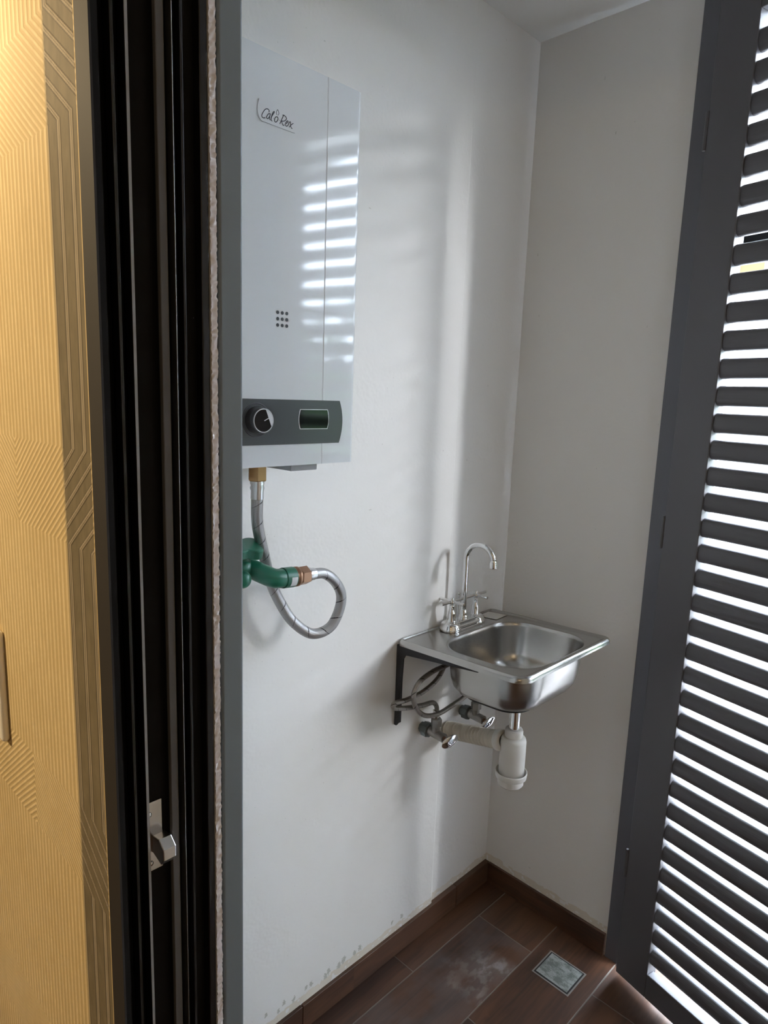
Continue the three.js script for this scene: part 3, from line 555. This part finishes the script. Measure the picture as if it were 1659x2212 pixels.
// ---------------------------------------------------------------- plumbing under the sink
{
  const cx = 0.229, cz = 0.262;
  const t = thing('bottle_trap', 'white plastic bottle trap with chrome tailpipe under the sink', 'drain trap', [cx, 0.006, cz]);
  mesh('tailpipe', rod([0, 0.676, 0], [0, 0.8085, 0], 0.0145, 0.0145, 28), M.chrome, t);
  mesh('top_nut', lathe([[0.015, 0.708], [0.022, 0.708], [0.0235, 0.703], [0.0235, 0.692], [0.0225, 0.688]], 32).translate(0, 0, 0), M.pvc, t);
  mesh('cup', lathe([[0, 0.688], [0.026, 0.688], [0.031, 0.684], [0.0335, 0.676], [0.0335, 0.584], [0, 0.584]], 40), M.pvc, t);
  mesh('cup_collar', lathe([[0.0338, 0.582], [0.0370, 0.583], [0.0385, 0.590], [0.0412, 0.590], [0.0415, 0.585], [0.0400, 0.574], [0.034, 0.572], [0.0335, 0.569], [0.0335, 0.556], [0.029, 0.550], [0, 0.549]], 40), M.pvc, t);
  const a = [-0.028, 0.667, 0.010], b = [-cx + 0.002, 0.612, -0.010], L = V(...a).distanceTo(V(...b)), prof = [[0.026, 0], [0.026, 0.012], [0.0245, 0.014], [0.0245, 0.022]]; const n = 15;
  for (let i = 0; i < n; i++) { const y = 0.024 + (L - 0.026) * i / n, s = (L - 0.026) / n; prof.push([0.0205, y], [0.0245, y + s * 0.3], [0.0245, y + s * 0.6], [0.0205, y + s * 0.9]); }
  mesh('side_nut', along(lathe([[0.018, -0.006], [0.027, -0.006], [0.028, 0.0], [0.028, 0.012], [0.024, 0.015]], 32), a, b), M.pvc, t);
  mesh('corrugated_pipe', along(lathe(prof, 30), a, b), M.pvcOld, t).userData.label = 'yellowed corrugated waste pipe';
}
function stopValve(y, z, label) {
  const t = thing('stop_valve', label, 'valve', [0, y, z], 0, 'stop valves under the sink'); t.scale.set(1.05, 1.18, 1.18);
  mesh('wall_adapter', flat(along(lathe([[0.013, 0], [0.013, 0.008], [0.0175, 0.010], [0.0175, 0.026], [0.015, 0.028], [0, 0.028]], 8), [0, 0, 0], [0.03, 0, 0])), M.valveGrey, t);
  mesh('body', mergeGeometries([rod([0.026, 0, 0], [0.076, -0.002, 0], 0.0105), rod([0.048, 0, 0], [0.048, 0.022, 0], 0.0095)]), M.valve, t);
  const c = mesh('outlet_nut', flat(hexNut([0.048, 0.018, 0], [0.048, 0.037, 0], 0.0135)), M.valve, t); void c;
  mesh('stem', rod([0.074, -0.002, 0], [0.094, -0.003, 0], 0.005), M.bronze, t);
  mesh('oval_handle', along(lathe([[0, -0.003], [0.006, -0.004], [0.018, -0.0025], [0.020, 0], [0.018, 0.0025], [0.006, 0.004], [0, 0.0035]], 32).scale(0.72, 1, 1.15), [0.094, -0.003, 0], [0.110, -0.004, 0.006]), M.chrome, t);
}
stopValve(0.664, 0.362, 'chrome stop valve at the lower end of the looping supply hose');
stopValve(0.656, 0.186, 'chrome stop valve behind the drain tailpipe');
function supplyHose(label, pts, seg) {
  const t = thing('supply_hose', label, 'hose', [0, 0, 0], 0, 'supply hoses under the sink');
  mesh('braided_tube', swapUV(tube(pts, 0.0063, seg, 14)), hoseMat, t);
  const a = pts[0], b = [a[0], a[1] + 0.03, a[2]]; mesh('ferrule', rod([a[0], a[1] - 0.004, a[2]], b, 0.0088), M.chromeDull, t);
}
const hoseMat = braid(0.75, 0.0063, [0.40, 0.36, 0.32], [0.13, 0.115, 0.10], true);
supplyHose('braided grey supply hose curving out past the black bracket', [[0.048, 0.700, 0.362], [0.048, 0.735, 0.360], [0.05, 0.757, 0.378], [0.052, 0.766, 0.425], [0.05, 0.780, 0.495], [0.049, 0.794, 0.532], [0.051, 0.803, 0.532], [0.053, 0.801, 0.485], [0.052, 0.805, 0.415], [0.05, 0.826, 0.360], [0.044, 0.875, 0.320], [0.04, 0.930, 0.310]], 160);
supplyHose('braided grey supply hose looping from the valve behind the drain', [[0.048, 0.692, 0.186], [0.052, 0.735, 0.192], [0.070, 0.752, 0.240], [0.073, 0.742, 0.325], [0.072, 0.736, 0.385], [0.072, 0.750, 0.438], [0.072, 0.783, 0.474], [0.074, 0.823, 0.486], [0.074, 0.848, 0.468], [0.070, 0.860, 0.415], [0.072, 0.868, 0.330], [0.052, 0.895, 0.240], [0.040, 0.930, 0.207]], 180);

// floor drain
{
  const d = thing('floor_drain', 'square grey floor drain cover set among the brown tiles', 'drain', [0.358, 0.0002, 0.150]);
  const stone = mat([1, 1, 1], 0.55, 0, { map: tex(256, 256, (u, v) => { const f = fbm(u * 5, v * 7, 31); return mix([0.11, 0.115, 0.10], [0.26, 0.27, 0.245], sstep(0.25, 0.7, f + 0.25 * (vn(u * 40, v * 40, 3) - 0.5))); }) });
  mesh('rim', box(-0.0555, 0.0555, 0, 0.0008, -0.0505, 0.0505), mat([0.20, 0.17, 0.15], 0.8), d);
  mesh('gap', box(-0.0515, 0.0515, 0.0008, 0.0012, -0.0465, 0.0465), M.drainDark, d);
  mesh('cover', box(-0.0475, 0.0475, 0.0012, 0.0026, -0.0425, 0.0425, 0.0006), stone, d);
}

renderer.render(scene, camera);
